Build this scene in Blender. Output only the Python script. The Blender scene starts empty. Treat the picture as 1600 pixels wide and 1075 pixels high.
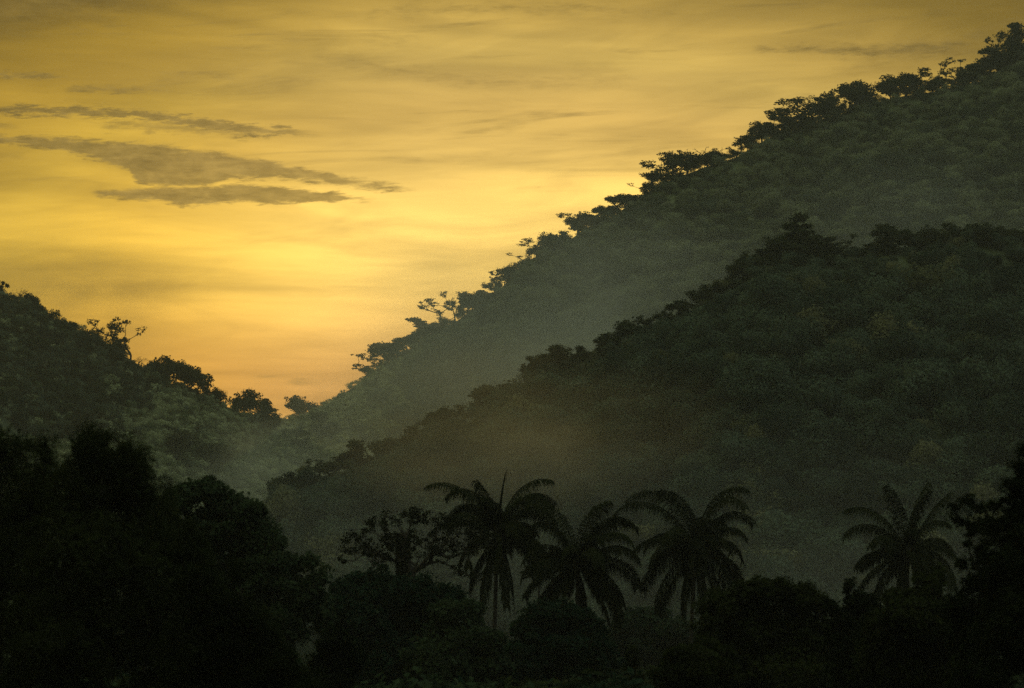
import bpy, math, random
import numpy as np
from mathutils import Vector, noise as mnoise
R = math.radians
rng = np.random.default_rng(7)
random.seed(7)
C = bpy.context.scene.collection
scene = bpy.context.scene

# ------------------------------------------------------------------ camera
F = 4116.0            # focal length in pixels of the 1600 px wide photograph
PITCH = R(6.5)
CAMZ = 8.0
cd = bpy.data.cameras.new("camera"); cam = bpy.data.objects.new("camera", cd); C.objects.link(cam)
cam.location = (0, 0, CAMZ); cam.rotation_euler = (math.pi/2 + PITCH, 0, 0)
cd.sensor_width = 36; cd.lens = F*36/1600; cd.clip_start = 0.5; cd.clip_end = 20000
cd.dof.use_dof = True; cd.dof.focus_distance = 900; cd.dof.aperture_fstop = 0.85
scene.camera = cam

def ray(u, v):
    X, Z = (u-800)/F, -(v-537.5)/F
    return (X, math.cos(PITCH)-Z*math.sin(PITCH), math.sin(PITCH)+Z*math.cos(PITCH))
def at(u, v, Y):
    x, y, z = ray(u, v)
    return np.array([x/y*Y, Y, z/y*Y+CAMZ])
def azel(u, v):
    x, y, z = ray(u, v)
    return math.degrees(math.atan2(x, y)), math.degrees(math.atan2(z, math.hypot(x, y)))

# ------------------------------------------------------------------ render settings
scene.view_settings.view_transform = 'Standard'; scene.view_settings.look = 'None'
scene.view_settings.exposure = 0.0; scene.view_settings.gamma = 1.0
cy = scene.cycles
cy.max_bounces = 5; cy.diffuse_bounces = 2; cy.glossy_bounces = 1; cy.transmission_bounces = 2
cy.transparent_max_bounces = 8; cy.volume_bounces = 0
cy.sample_clamp_indirect = 1.0; cy.sample_clamp_direct = 3.0; cy.caustics_reflective = False; cy.caustics_refractive = False
cy.use_denoising = False

# ------------------------------------------------------------------ sun and sky
SAZ, SEL = azel(800, 446)
sd = bpy.data.lights.new("sun", 'SUN'); sd.energy = 0.45; sd.angle = R(0.5); sd.color = (1.0, 0.72, 0.34)
sun = bpy.data.objects.new("sun", sd); C.objects.link(sun)
SUNV = Vector((math.sin(R(SAZ))*math.cos(R(SEL)), math.cos(R(SAZ))*math.cos(R(SEL)), math.sin(R(SEL))))
sun.rotation_euler = SUNV.to_track_quat('Z', 'Y').to_euler(); sun.location = (0, 900, 500)

world = bpy.data.worlds.new("World"); scene.world = world; world.use_nodes = True
nt = world.node_tree; nt.nodes.clear()

class E:
    """socket wrapper so that node arithmetic can be written as expressions"""
    nt = None
    def __init__(s, k): s.k = k
    @staticmethod
    def m(op, *a, clamp=False):
        n = E.nt.nodes.new('ShaderNodeMath'); n.operation = op; n.use_clamp = clamp
        for i, x in enumerate(a):
            if isinstance(x, E): E.nt.links.new(x.k, n.inputs[i])
            else: n.inputs[i].default_value = x
        return E(n.outputs[0])
    def __add__(s, o): return E.m('ADD', s, o)
    __radd__ = __add__
    def __sub__(s, o): return E.m('SUBTRACT', s, o)
    def __rsub__(s, o): return E.m('SUBTRACT', o, s)
    def __mul__(s, o): return E.m('MULTIPLY', s, o)
    __rmul__ = __mul__
    def __truediv__(s, o): return E.m('DIVIDE', s, o)
def link_or(v, sock):
    if isinstance(v, E): E.nt.links.new(v.k, sock)
    else: sock.default_value = v
def smooth(x, a, b, lo=0.0, hi=1.0):
    n = E.nt.nodes.new('ShaderNodeMapRange'); n.interpolation_type = 'SMOOTHSTEP'
    for i, v in enumerate((x, a, b, lo, hi)): link_or(v, n.inputs[i])
    return E(n.outputs[0])
def vec(x, y, z=0.0):
    n = E.nt.nodes.new('ShaderNodeCombineXYZ')
    for i, v in enumerate((x, y, z)): link_or(v, n.inputs[i])
    return E(n.outputs[0])
def noise(v, scale, detail=3, rough=0.55, dist=0.0):
    n = E.nt.nodes.new('ShaderNodeTexNoise'); n.noise_dimensions = '3D'
    E.nt.links.new(v.k, n.inputs['Vector'])
    n.inputs['Scale'].default_value = scale; n.inputs['Detail'].default_value = detail
    n.inputs['Roughness'].default_value = rough; n.inputs['Distortion'].default_value = dist
    return E(n.outputs[0])
def fcurve(x, pts):
    """piecewise curve through pts, as a Float Curve node"""
    xs = [p[0] for p in pts]; ys = [p[1] for p in pts]
    x0, x1, y0, y1 = min(xs), max(xs), min(ys), max(ys)+1e-6
    n = E.nt.nodes.new('ShaderNodeFloatCurve'); cu = n.mapping.curves[0]
    q = sorted(((a-x0)/(x1-x0), (b-y0)/(y1-y0)) for a, b in pts)
    cu.points[0].location = q[0]; cu.points[1].location = q[-1]
    for a in q[1:-1]: cu.points.new(*a)
    n.mapping.update()
    E.nt.links.new(((x-x0)*(1/(x1-x0))).k, n.inputs['Value'])
    return E(n.outputs[0])*(y1-y0)+y0
def ramp(x, stops):
    n = E.nt.nodes.new('ShaderNodeValToRGB'); r = n.color_ramp
    r.elements[0].position = stops[0][0]; r.elements[0].color = (*stops[0][1], 1)
    r.elements[1].position = stops[-1][0]; r.elements[1].color = (*stops[-1][1], 1)
    for p, c in stops[1:-1]:
        e = r.elements.new(p); e.color = (*c, 1)
    E.nt.links.new(x.k, n.inputs[0]); return E(n.outputs[0])
def mix(f, a, b, blend='MIX'):
    n = E.nt.nodes.new('ShaderNodeMix'); n.data_type = 'RGBA'; n.blend_type = blend
    link_or(f, n.inputs[0])
    for v, i in ((a, 6), (b, 7)):
        if isinstance(v, E): E.nt.links.new(v.k, n.inputs[i])
        else: n.inputs[i].default_value = (*v, 1)
    return E(n.outputs[2])

E.nt = nt
tc = nt.nodes.new('ShaderNodeTexCoord'); sep = nt.nodes.new('ShaderNodeSeparateXYZ')
nt.links.new(tc.outputs['Generated'], sep.inputs[0])
dx, dy, dz = (E(sep.outputs[i]) for i in range(3))
AZ = E.m('ARCTAN2', dx, dy)*57.29578
EL = E.m('ARCSINE', dz)*57.29578
# streaky veil of high cloud, coordinates in degrees on the sky
P1 = vec(AZ*0.10, EL*1.15 + AZ*0.03)
big = noise(P1, 0.42, 4, 0.5, 0.9)
fine = noise(vec(AZ*0.5, EL*4.6, 3.0), 0.7, 5, 0.62, 0.5)
puff = noise(vec(AZ*1.1, EL*1.9, 9.0), 0.9, 5, 0.6, 0.4)
# angle from the glow of the hidden sun, a little wider sideways
gaz, gel = azel(770, 415)
ang = E.m('SQRT', E.m('POWER', (AZ-gaz)*0.62, 2.0) + E.m('POWER', (EL-gel)*1.45, 2.0))
t = ang*(1/90.0)
veil = ramp(t, [(0.0, (1.06, .69, .160)), (0.032, (.99, .64, .148)), (0.055, (.79, .50, .112)), (0.073, (.65, .43, .095)), (0.087, (.47, .30, .058)),
                (0.108, (.20, .125, .015)), (0.14, (.09, .056, .006)), (0.30, (.13, .14, .11)), (0.7, (.16, .185, .175)), (1.0, (.16, .185, .18))])
veil = mix(smooth(AZ, -9.5, -1.5, 1.0, 0.0), veil, (.93, .87, .42), 'MULTIPLY')      # deeper amber to the left
zen = smooth(EL, 8.0, 65.0, 0.25, 3.2)      # brighter overhead than along the far horizon
# rosier tone low down
low = smooth(EL, 5.2, 8.3, 1.0, 0.0)
veil = mix(low*0.85, veil, (1.0, .78, .95), 'MULTIPLY')
swirl = noise(vec(AZ*0.30+EL*0.35, EL*1.5-AZ*0.16, 40.0), 0.66, 6, 0.55, 0.8)
shade = smooth(big, 0.34, 0.64, 0.72, 1.12) * smooth(fine, 0.3, 0.7, 0.94, 1.04) * smooth(swirl, 0.32, 0.68, 0.86, 1.10) * (smooth(ang, 14.0, 24.0)*(zen-1.0)+1.0)
veil = mix(1.0, veil, E(nt.nodes.new('ShaderNodeCombineColor').outputs[0]), 'MULTIPLY') if False else veil
sc = nt.nodes.new('ShaderNodeVectorMath'); sc.operation = 'SCALE'
nt.links.new(veil.k, sc.inputs[0]); nt.links.new(shade.k, sc.inputs['Scale']); veil = E(sc.outputs[0])

def pxcurve(pts):
    return [azel(u, v) for u, v in pts]
wob = noise(vec(AZ*0.9, EL*3.0, 5.0), 1.0, 5, 0.62, 0.3)
rag = noise(vec(AZ*1.6, EL*7.0, 1.0), 1.0, 5, 0.65, 0.3)
hair = noise(vec(AZ*3.2, EL*22.0-AZ*1.5, 4.0), 1.0, 4, 0.65, 0.2)
def cloud(top, bot, soft, amp, power=1.0, u0=None, u1=None):
    """sheet of cloud between an upper and a lower edge given in the sky"""
    tp, bt = pxcurve(top), pxcurve(bot)
    a0 = min(p[0] for p in tp); a1 = max(p[0] for p in tp)
    e = EL + (wob-0.5)*amp
    d = E.m('MINIMUM', fcurve(AZ, tp)-e, e-fcurve(AZ, bt)) + soft*0.35
    ends = E.m('MINIMUM', smooth(AZ, a0-0.01, a0+0.5), smooth(AZ, a1-1.0, a1))  # soft ends
    ends = E.m('MULTIPLY', smooth(AZ, a0-0.02, a0+0.35), smooth(AZ, a1-0.9, a1, 1.0, 0.0))
    return smooth(d + (rag-0.5)*(amp*1.2+0.14) + (hair-0.5)*(amp*0.8+0.08), 0.0, soft)*ends*power
px = 1/71.8
clouds = [
    cloud([(-160,190),(0,210),(60,212),(150,218),(260,226),(340,238),(430,252),(500,268),(560,280),(620,288),(670,296)],
          [(-160,232),(0,224),(60,232),(140,248),(200,268),(232,290),(330,290),(370,280),(430,280),(500,288),(560,294),(620,297),(670,299)], 0.14, 0.16, 0.85),
    cloud([(135,298),(180,296),(250,290),(330,292),(370,286),(450,292),(520,300),(600,312)],
          [(135,302),(180,310),(250,316),(300,322),(360,318),(430,318),(520,318),(600,314)], 0.12, 0.12, 0.85),
    cloud([(-60,172),(40,164),(100,165),(180,170),(260,176),(330,184),(400,196),(500,205)],
          [(-60,180),(40,180),(100,182),(180,186),(260,192),(330,204),(400,212),(500,216)], 0.14, 0.30, 0.85),
    cloud([(150,186),(220,186),(300,190),(420,200),(520,212)], [(150,200),(220,204),(300,210),(420,214),(520,216)], 0.2, 0.34, 0.5),
    cloud([(-60,110),(20,112),(80,116),(130,122)], [(-60,124),(20,122),(80,124),(130,127)], 0.12, 0.15, 0.7),
    cloud([(95,138),(150,134),(200,134),(290,142)], [(95,146),(150,144),(200,144),(290,147)], 0.12, 0.16, 0.6),
    cloud([(-60,192),(0,192),(45,196)], [(-60,200),(0,202),(45,202)], 0.1, 0.1, 0.6),
    cloud([(480,80),(540,84),(600,94),(680,108),(780,118),(880,122),(960,118),(1020,120)],
          [(480,92),(540,104),(600,116),(680,126),(780,136),(880,136),(960,128),(1020,124)], 0.5, 0.2, 0.55),
    cloud([(1170,70),(1250,72),(1350,70),(1450,66),(1500,62),(1545,60)], [(1170,78),(1250,82),(1350,88),(1450,86),(1500,80),(1545,68)], 0.26, 0.18, 0.75),
    cloud([(440,597),(470,592),(500,592),(515,596)], [(440,600),(470,603),(500,603),(515,600)], 0.12, 0.06, 0.45),
    cloud([(385,594),(410,586),(450,586),(470,590)], [(385,596),(410,591),(450,590),(470,592)], 0.1, 0.06, 0.35),
    cloud([(560,16),(700,8),(850,6),(980,14),(1100,20)], [(560,24),(700,22),(850,20),(980,22),(1100,26)], 0.4, 0.3, 0.45),
    cloud([(1440,6),(1480,4),(1510,8)], [(1440,24),(1480,26),(1510,20)], 0.4, 0.2, 0.4),
    cloud([(-200,-60),(0,-60),(130,-60),(260,-60),(420,-60)], [(-200,70),(0,60),(130,34),(260,14),(420,0)], 1.0, 0.4, 0.5),
    cloud([(880,86),(930,100),(1000,112)], [(880,118),(930,124),(1000,126)], 0.5, 0.2, 0.15),
]
wisp = noise(vec(AZ*0.22+EL*0.25, EL*2.1-AZ*0.10, 21.0), 0.9, 6, 0.6, 0.8)
wisp = smooth(wisp, 0.53, 0.78, 0.0, 0.75)*smooth(EL, 8.5, 11.5)
dens = wisp
for c in clouds: dens = E.m('MAXIMUM', dens, c)
# lighter body, darker ragged upper rim, as thin dusk cloud shows
cbody = ramp(t, [(0.0, (.33, .21, .050)), (0.10, (.16, .105, .024)), (0.16, (.07, .045, .008)), (0.4, (.06, .06, .05))])
cbody2 = mix(smooth(puff, 0.35, 0.7), cbody, (1.0, 1.0, 1.0), 'MULTIPLY')
cb = nt.nodes.new('ShaderNodeVectorMath'); cb.operation = 'SCALE'
nt.links.new(cbody.k, cb.inputs[0]); nt.links.new((smooth(rag, 0.3, 0.75, 1.3, 0.70)*smooth(puff, 0.35, 0.65, 0.8, 1.2)).k, cb.inputs['Scale'])
sky2 = mix(dens, veil, E(cb.outputs[0]))
# clear sky behind the veil
ns = nt.nodes.new('ShaderNodeTexSky'); ns.sky_type = 'NISHITA'; ns.sun_disc = False
ns.sun_elevation = R(SEL); ns.sun_rotation = R(SAZ); ns.air_density = 1.4; ns.dust_density = 3.0
bg1 = nt.nodes.new('ShaderNodeBackground'); bg1.inputs['Strength'].default_value = 0.05
nt.links.new(ns.outputs[0], bg1.inputs['Color'])
bg2 = nt.nodes.new('ShaderNodeBackground'); bg2.inputs['Strength'].default_value = 1.34
nt.links.new(sky2.k, bg2.inputs['Color'])
ms = nt.nodes.new('ShaderNodeMixShader')
cover = smooth(big, 0.2, 0.5, 0.96, 0.99)
nt.links.new(cover.k, ms.inputs[0]); nt.links.new(bg1.outputs[0], ms.inputs[1]); nt.links.new(bg2.outputs[0], ms.inputs[2])
wo = nt.nodes.new('ShaderNodeOutputWorld'); nt.links.new(ms.outputs[0], wo.inputs['Surface'])

# ------------------------------------------------------------------ materials
def new_mat(name):
    m = bpy.data.materials.new(name); m.use_nodes = True; m.node_tree.nodes.clear(); E.nt = m.node_tree
    return m
def leaf_mat(name, dark, light, scale=0.35, trans=0.25):
    m = new_mat(name); n = m.node_tree.nodes; l = m.node_tree.links
    g = n.new('ShaderNodeNewGeometry'); oi = n.new('ShaderNodeObjectInfo')
    a = noise(E(g.outputs['Position']), scale, 3, 0.6)
    b = noise(E(g.outputs['Position']), scale*9, 1, 0.5)
    f = smooth(a*0.6 + b*0.25 + E(oi.outputs['Random'])*0.5, 0.40, 0.95)
    col = mix(f, dark, light)
    d = n.new('ShaderNodeBsdfDiffuse'); tr = n.new('ShaderNodeBsdfTranslucent'); mx = n.new('ShaderNodeMixShader'); o = n.new('ShaderNodeOutputMaterial')
    l.new(col.k, d.inputs['Color']); l.new(col.k, tr.inputs['Color']); mx.inputs[0].default_value = trans
    l.new(d.outputs[0], mx.inputs[1]); l.new(tr.outputs[0], mx.inputs[2]); l.new(mx.outputs[0], o.inputs[0])
    return m
def solid_mat(name, c1, c2, scale, rough=0.9, bump=0.0):
    m = new_mat(name); n = m.node_tree.nodes; l = m.node_tree.links
    g = n.new('ShaderNodeNewGeometry'); f = smooth(noise(E(g.outputs['Position']), scale, 5, 0.6), 0.3, 0.7)
    p = n.new('ShaderNodeBsdfPrincipled'); o = n.new('ShaderNodeOutputMaterial')
    l.new(mix(f, c1, c2).k, p.inputs['Base Color']); p.inputs['Roughness'].default_value = rough
    p.inputs['Specular IOR Level'].default_value = 0.2
    if bump:
        bn = n.new('ShaderNodeBump'); bn.inputs['Distance'].default_value = bump; l.new(f.k, bn.inputs['Height']); l.new(bn.outputs[0], p.inputs['Normal'])
    l.new(p.outputs[0], o.inputs[0]); return m
M_forest = leaf_mat("forest_leaves", (.020, .034, .023), (.085, .118, .078), 0.05)
M_forest2 = leaf_mat("olive_leaves", (.06, .072, .034), (.16, .165, .085), 0.05)
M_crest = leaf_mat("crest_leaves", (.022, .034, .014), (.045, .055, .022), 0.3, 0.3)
M_grass = leaf_mat("tall_grass", (.10, .14, .065), (.40, .45, .25), 0.045)
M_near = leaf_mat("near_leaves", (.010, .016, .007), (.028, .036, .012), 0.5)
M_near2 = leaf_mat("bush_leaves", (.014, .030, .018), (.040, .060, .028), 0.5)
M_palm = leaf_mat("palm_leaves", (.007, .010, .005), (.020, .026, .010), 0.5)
M_bark = solid_mat("bark", (.022, .019, .015), (.055, .048, .038), 3.0, 0.9, 0.02)
M_soil = solid_mat("hill_ground", (.035, .050, .022), (.075, .095, .042), 0.08)
M_grsoil = solid_mat("grassy_ground", (.05, .07, .032), (.12, .15, .07), 0.06)
M_ground = solid_mat("valley_ground", (.03, .045, .02), (.07, .075, .04), 0.05)
M_path = solid_mat("pale_dry_grass", (.30, .31, .17), (.42, .42, .25), 0.15)

# ------------------------------------------------------------------ mesh helpers
def mesh_from(name, V, faces4, mat=None, smooth_sh=False):
    me = bpy.data.meshes.new(name)
    V = np.asarray(V, dtype=np.float32); Fq = np.asarray(faces4, dtype=np.int32)
    n = len(Fq); k = Fq.shape[1]
    me.vertices.add(len(V)); me.vertices.foreach_set('co', V.ravel())
    me.loops.add(n*k); me.loops.foreach_set('vertex_index', Fq.ravel())
    me.polygons.add(n); me.polygons.foreach_set('loop_start', np.arange(0, n*k, k, dtype=np.int32))
    try: me.polygons.foreach_set('loop_total', np.full(n, k, dtype=np.int32))
    except Exception: pass
    me.update(calc_edges=True)
    if smooth_sh: me.polygons.foreach_set('use_smooth', np.ones(n, dtype=bool))
    if mat: me.materials.append(mat)
    return me
def unit(a):
    return a/np.maximum(np.linalg.norm(a, axis=-1, keepdims=True), 1e-9)
def leaf_quads(P, D, L, W, rg, out=None, wild=0.55):
    """one rhombic leaf per row: centre P, long axis D, length L, width W"""
    n = len(P); D = unit(D)
    if out is not None:                       # leaves lie roughly on the skin of the crown
        o_ = unit(unit(out)+rg.normal(size=(n, 3))*wild); D = unit(np.cross(o_, D)); S = unit(np.cross(D, o_))
    else: S = unit(np.cross(D, rg.normal(size=(n, 3))))
    N = np.cross(D, S)
    L = (np.asarray(L)*np.ones(n))[:, None]; W = (np.asarray(W)*np.ones(n))[:, None]
    V = np.stack([P-D*L/2, P+S*W/2+N*W*0.12, P+D*L/2, P-S*W/2+N*W*0.12], 1).reshape(-1, 3)
    return V, np.arange(4*n).reshape(n, 4)
def join(parts):
    Vs, Fs, o = [], [], 0
    for V, f in parts:
        Vs.append(V); Fs.append(f+o); o += len(V)
    return np.concatenate(Vs), np.concatenate(Fs)
def tube(P, r, k=6):
    """tapered tube along the points P with radii r"""
    P = np.asarray(P, float); r = np.asarray(r, float); n = len(P)
    T = unit(np.gradient(P, axis=0))
    ref = np.array([0.0, 0.0, 1.0]) if abs(T[0][2]) < 0.9 else np.array([1.0, 0.0, 0.0])
    U = unit(np.cross(T, ref)); W = np.cross(T, U)
    a = np.arange(k)*2*math.pi/k
    V = (P[:, None]+(U[:, None]*np.cos(a)[None, :, None]+W[:, None]*np.sin(a)[None, :, None])*r[:, None, None]).reshape(-1, 3)
    i = np.arange(n-1)[:, None]*k; j = np.arange(k)[None]; j2 = (j+1) % k
    f = np.stack([i+j, i+j2, i+k+j2, i+k+j], -1).reshape(-1, 4)
    return V, f

def skeleton(base, fork, pts, rg, step, tip=0.02, bend=0.15, rise=0.35, expo=2.3):
    """a trunk from base to fork, then limbs reaching out to every point, each leaving the nearest limb so far"""
    base = np.asarray(base, float); fork = np.asarray(fork, float)
    n0 = max(3, int(np.linalg.norm(fork-base)/step)+1)
    N = [base + (fork-base)*i/n0 + (rg.normal(size=3)*step*0.08*(0 < i < n0)) for i in range(n0+1)]
    par = [-1]+list(range(n0)); plen = [0.0]
    for i in range(1, n0+1): plen.append(plen[-1]+np.linalg.norm(N[i]-N[i-1]))
    chains = [list(range(n0+1))]
    lo = max(1, int(n0*0.6))
    order = np.argsort(np.linalg.norm(pts-fork, axis=1))
    tips = []
    for oi in order:
        a = pts[oi]; A = np.array(N)
        d = np.linalg.norm(A-a, axis=1)
        cost = d + 0.28*np.array(plen) + np.maximum(0, A[:, 2]-a[2]+0.3*d)*rise
        cost[:lo] = 1e9
        b = int(np.argmin(cost)); p0 = N[b]; L = np.linalg.norm(a-p0)
        m = max(1, int(L/step))
        ctrl = (p0+a)/2 + rg.normal(size=3)*L*bend + np.array([0, 0, -L*0.06])
        ch = [b]; pv = b
        for i in range(1, m+1):
            tt = i/m; q = (1-tt)**2*p0+2*tt*(1-tt)*ctrl+tt*tt*a
            N.append(q); par.append(pv); plen.append(plen[pv]+np.linalg.norm(q-N[pv])); pv = len(N)-1; ch.append(pv)
        chains.append(ch); tips.append(pv)
    w = np.zeros(len(N)); 
    for t_ in tips: w[t_] += tip**expo
    for i in range(len(N)-1, 0, -1): 
        if w[i] == 0: w[i] = tip**expo
        w[par[i]] += w[i]
    r = w**(1/expo)
    return np.array(N), par, chains, tips, r

def limb_mesh(sk, k=5, flare=1.5, scale=1.0):
    N, par, chains, tips, r = sk
    parts = []
    for ci, ch in enumerate(chains):
        if len(ch) < 2: continue
        rr = r[ch].copy()*scale
        if ci == 0: rr[0] *= flare; 
        else: rr[0] = min(rr[0], rr[1]*1.3); rr[-1] *= 0.5
        parts.append(tube(N[ch], rr, 8 if ci == 0 else k))
    return join(parts)

def lobes(spec, n, rg, shell=0.55):
    """n points spread through ellipsoids (centre, radii), more of them near the outside"""
    global last_out
    c = np.array([s[0] for s in spec], float); rad = np.array([s[1] for s in spec], float)
    w = np.prod(rad, axis=1)**(2/3); w /= w.sum()
    idx = rg.choice(len(spec), n, p=w)
    d = unit(rg.normal(size=(n, 3))); s = (shell+(1-shell)*rg.random(n))**(1.0)
    last_out = d
    lump = np.array([mnoise.noise(Vector(tuple(q*1.9+i*7.3))) for q, i in zip(d, idx)])
    return c[idx] + d*rad[idx]*(s*(1.0+0.55*lump))[:, None]

def crown_leaves(sk, rg, per, cr, L, W, centre=None, flat=1.0, droop=0.0, align=0.0, along=2, keep=1.0):
    """leaves in loose clusters round the twig ends and along the last limb nodes"""
    N, par, chains, tips, r = sk
    cs, ds = [], []
    for ch in chains[1:]:
        if rg.random() > keep: continue
        for j in range(1, min(along, len(ch))+1):
            if len(ch)-j < 1: break
            cs.append(N[ch[-j]]); ds.append(N[ch[-j]]-N[par[ch[-j]]])
    cs = np.array(cs); ds = unit(np.array(ds)+1e-6)
    m = len(cs); idx = np.repeat(np.arange(m), per)
    o = rg.normal(size=(len(idx), 3)); o = unit(o)*(rg.random(len(idx))**0.45)[:, None]
    sz = (0.6+0.8*rg.random(m))[idx][:, None]
    o = o*cr*sz*np.array([1, 1, flat])
    P = cs[idx]+o
    P[:, 2] -= droop*np.abs(rg.normal(size=len(P)))
    D = rg.normal(size=(len(P), 3))*(1-align) + ds[idx]*align + unit(o+1e-6)*0.5*align
    D[:, 2] -= droop*0.6
    s = 0.6+0.8*rg.random(len(P))
    return leaf_quads(P, D, L*s, W*s, rg)

# ------------------------------------------------------------------ object helpers
def empty(name, loc=(0, 0, 0), label=None, cat=None, group=None, rz=0.0):
    o = bpy.data.objects.new(name, None); C.objects.link(o); o.location = tuple(loc); o.rotation_euler = (0, 0, rz)
    o.empty_display_size = 0.5
    if label: o['label'] = label
    if cat: o['category'] = cat
    if group: o['group'] = group
    return o
def part(name, me, parent):
    o = bpy.data.objects.new(name, me); C.objects.link(o); o.parent = parent; return o
def struct(name, me, kind='structure', label=None):
    o = bpy.data.objects.new(name, me); C.objects.link(o); o['kind'] = kind
    if label: o['label'] = label
    return o

# ------------------------------------------------------------------ hills
def fbm(x, y, s, o=4, seed=0.0):
    return mnoise.fractal(Vector((x*s+seed, y*s-seed, seed*0.37)), 0.9, 2.1, o)
class Hill:
    """a ridge given by skyline points (u, v, distance), falling to the valley on both sides"""
    def __init__(s, pts, front, back, ext, seed, lean=(0.0, -1.0), rough=1.0):
        s.P = np.array([at(*p) for p in pts]); s.front = R(front); s.back = R(back); s.seed = seed; s.rough = rough
        s.P = np.concatenate([[s.P[0]+np.array(ext[0])], s.P, [s.P[-1]+np.array(ext[1])]])
        s.P[:, 2] = np.maximum(s.P[:, 2], 2)
        d = np.r_[0, np.cumsum(np.linalg.norm(np.diff(s.P[:, :2], axis=0), axis=1))]
        s.len = d[-1]; s.d = d; s.lean = unit(np.array(lean, float))
    def ridge(s, a):
        return np.array([np.interp(a, s.d, s.P[:, i]) for i in range(3)])
    def surf(s, a, b):
        """a along the ridge in metres, b from -1 (back foot) over 0 (ridge) to 1 (front foot)"""
        p = s.ridge(a); ang = s.front if b >= 0 else s.back
        run = p[2]/math.tan(ang)+6
        q = abs(b)
        prof = (1-q) + (0.03 if b > 0 else 0.0)*math.sin(q*math.pi)
        x = p[0]+s.lean[0]*run*b; y = p[1]+s.lean[1]*run*b
        k = min(1, q*1.6)*min(1.0, p[2]/60)
        z = p[2]*prof - 3*q
        z += k*(1-q*0.6)*s.rough*(fbm(x, y, 0.012, 4, s.seed)*13 + fbm(x, y, 0.05, 3, s.seed+5)*1.6)
        return np.array([x, y, z])
    def coord_u(s, u):
        """ridge parameter seen at picture column u"""
        best = np.linspace(0, s.len, 1200); P = np.array([s.ridge(a) for a in best])
        return best[np.argmin(np.abs(P[:, 0]/P[:, 1]-(u-800)/F))]
    def build(s, name, mat, label=None, na=160, nb=70):
        A = np.linspace(0, s.len, na); B = np.concatenate([-np.linspace(1, 0, nb//3)[:-1], np.linspace(0, 1, nb)])
        V = np.array([s.surf(a, b) for a in A for b in B]); m = len(B)
        i = np.arange(na-1)[:, None]*m; j = np.arange(m-1)[None]
        f = np.stack([i+j, i+m+j, i+m+j+1, i+j+1], -1).reshape(-1, 4)
        return struct(name, mesh_from(name, V, f, mat, True), 'structure', label)

far_sky = [(300,740,1190),(380,700,1190),(440,657,1190),(490,642,1190),(520,626,1190),(560,600,1195),(600,570,1200),(640,548,1200),(680,520,1205),
    (700,512,1205),(740,482,1210),(780,455,1215),(800,430,1215),(830,404,1220),(880,384,1220),(912,358,1225),(960,338,1225),(1000,306,1230),(1040,284,1230),
    (1100,262,1235),(1150,246,1240),(1200,216,1240),(1250,200,1245),(1300,184,1245),(1340,168,1250),(1400,152,1250),(1460,143,1250),(1500,134,1250),(1530,128,1250),
    (1560,112,1250),(1600,92,1250),(1680,50,1250)]
mid_sky = [(360,860,640),(415,812,640),(440,775,645),(480,750,650),(540,735,655),(600,728,660),(640,704,665),(680,676,670),(730,664,670),(770,632,675),
    (810,604,680),(840,584,680),(880,574,685),(940,566,690),(965,546,690),(1000,526,695),(1060,508,700),(1095,484,700),(1140,448,705),(1180,420,705),(1220,404,710),
    (1280,404,715),(1340,402,715),(1400,386,720),(1450,386,720),(1500,374,725),(1560,380,725),(1620,378,725),(1720,350,730)]
left_sky = [(-90,400,860),(0,464,870),(40,474,880),(75,494,890),(110,512,900),(145,528,905),(180,548,915),(210,566,925),(240,584,930),(280,606,940),(330,626,955),
    (370,646,965),(400,662,975),(430,672,980),(460,688,985),(500,704,985),(530,722,975),(570,760,960),(620,820,940)]
far = Hill(far_sky, 33, 30, ((-60, 20, -30), (160, 30, 60)), 3.1)
mid = Hill(mid_sky, 29, 30, ((-20, -10, -14), (160, 10, 40)), 11.7, lean=(-0.12, -1.0))
lef = Hill(left_sky, 25, 30, ((-160, -10, 60), (30, -10, -20)), 23.3, lean=(0.10, -1.0))
far.build('far_hill', M_grsoil, 'tall far hillside rising to the right under the glowing sky')
mid.build('middle_hill', M_soil, 'dark wooded middle hillside behind the palms')
lef.build('left_hill', M_grsoil, 'grassy hillside descending from the left edge to the gap')

def build_ground():
    xs = np.concatenate([np.linspace(-9000, -400, 14), np.linspace(-380, 380, 60), np.linspace(400, 9000, 14)])
    ys = np.concatenate([np.linspace(-3000, -60, 8), np.linspace(-50, 1300, 90), np.linspace(1400, 14000, 18)])
    V = []
    for x in xs:
        for y in ys:
            z = fbm(x, y, 0.01, 3, 2.0)*0.8
            if abs(x) < 500: z += 6.2*max(0, 1-max(0, (y+10))/60)**1.5 if y < 50 else 0
            if 700 < y < 1400 and abs(x) < 500: z += 30*max(0, 1-abs(y-1060)/300)*max(0, 1-abs(x+60)/260)
            V.append((x, y, z-1.0 if abs(x) < 390 else z-1.0))
    m = len(ys); n = len(xs)
    i = np.arange(n-1)[:, None]*m; j = np.arange(m-1)[None]
    f = np.stack([i+j, i+m+j, i+m+j+1, i+j+1], -1).reshape(-1, 4)
    struct('ground', mesh_from('ground', V, f, M_ground, True))
build_ground()

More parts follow.
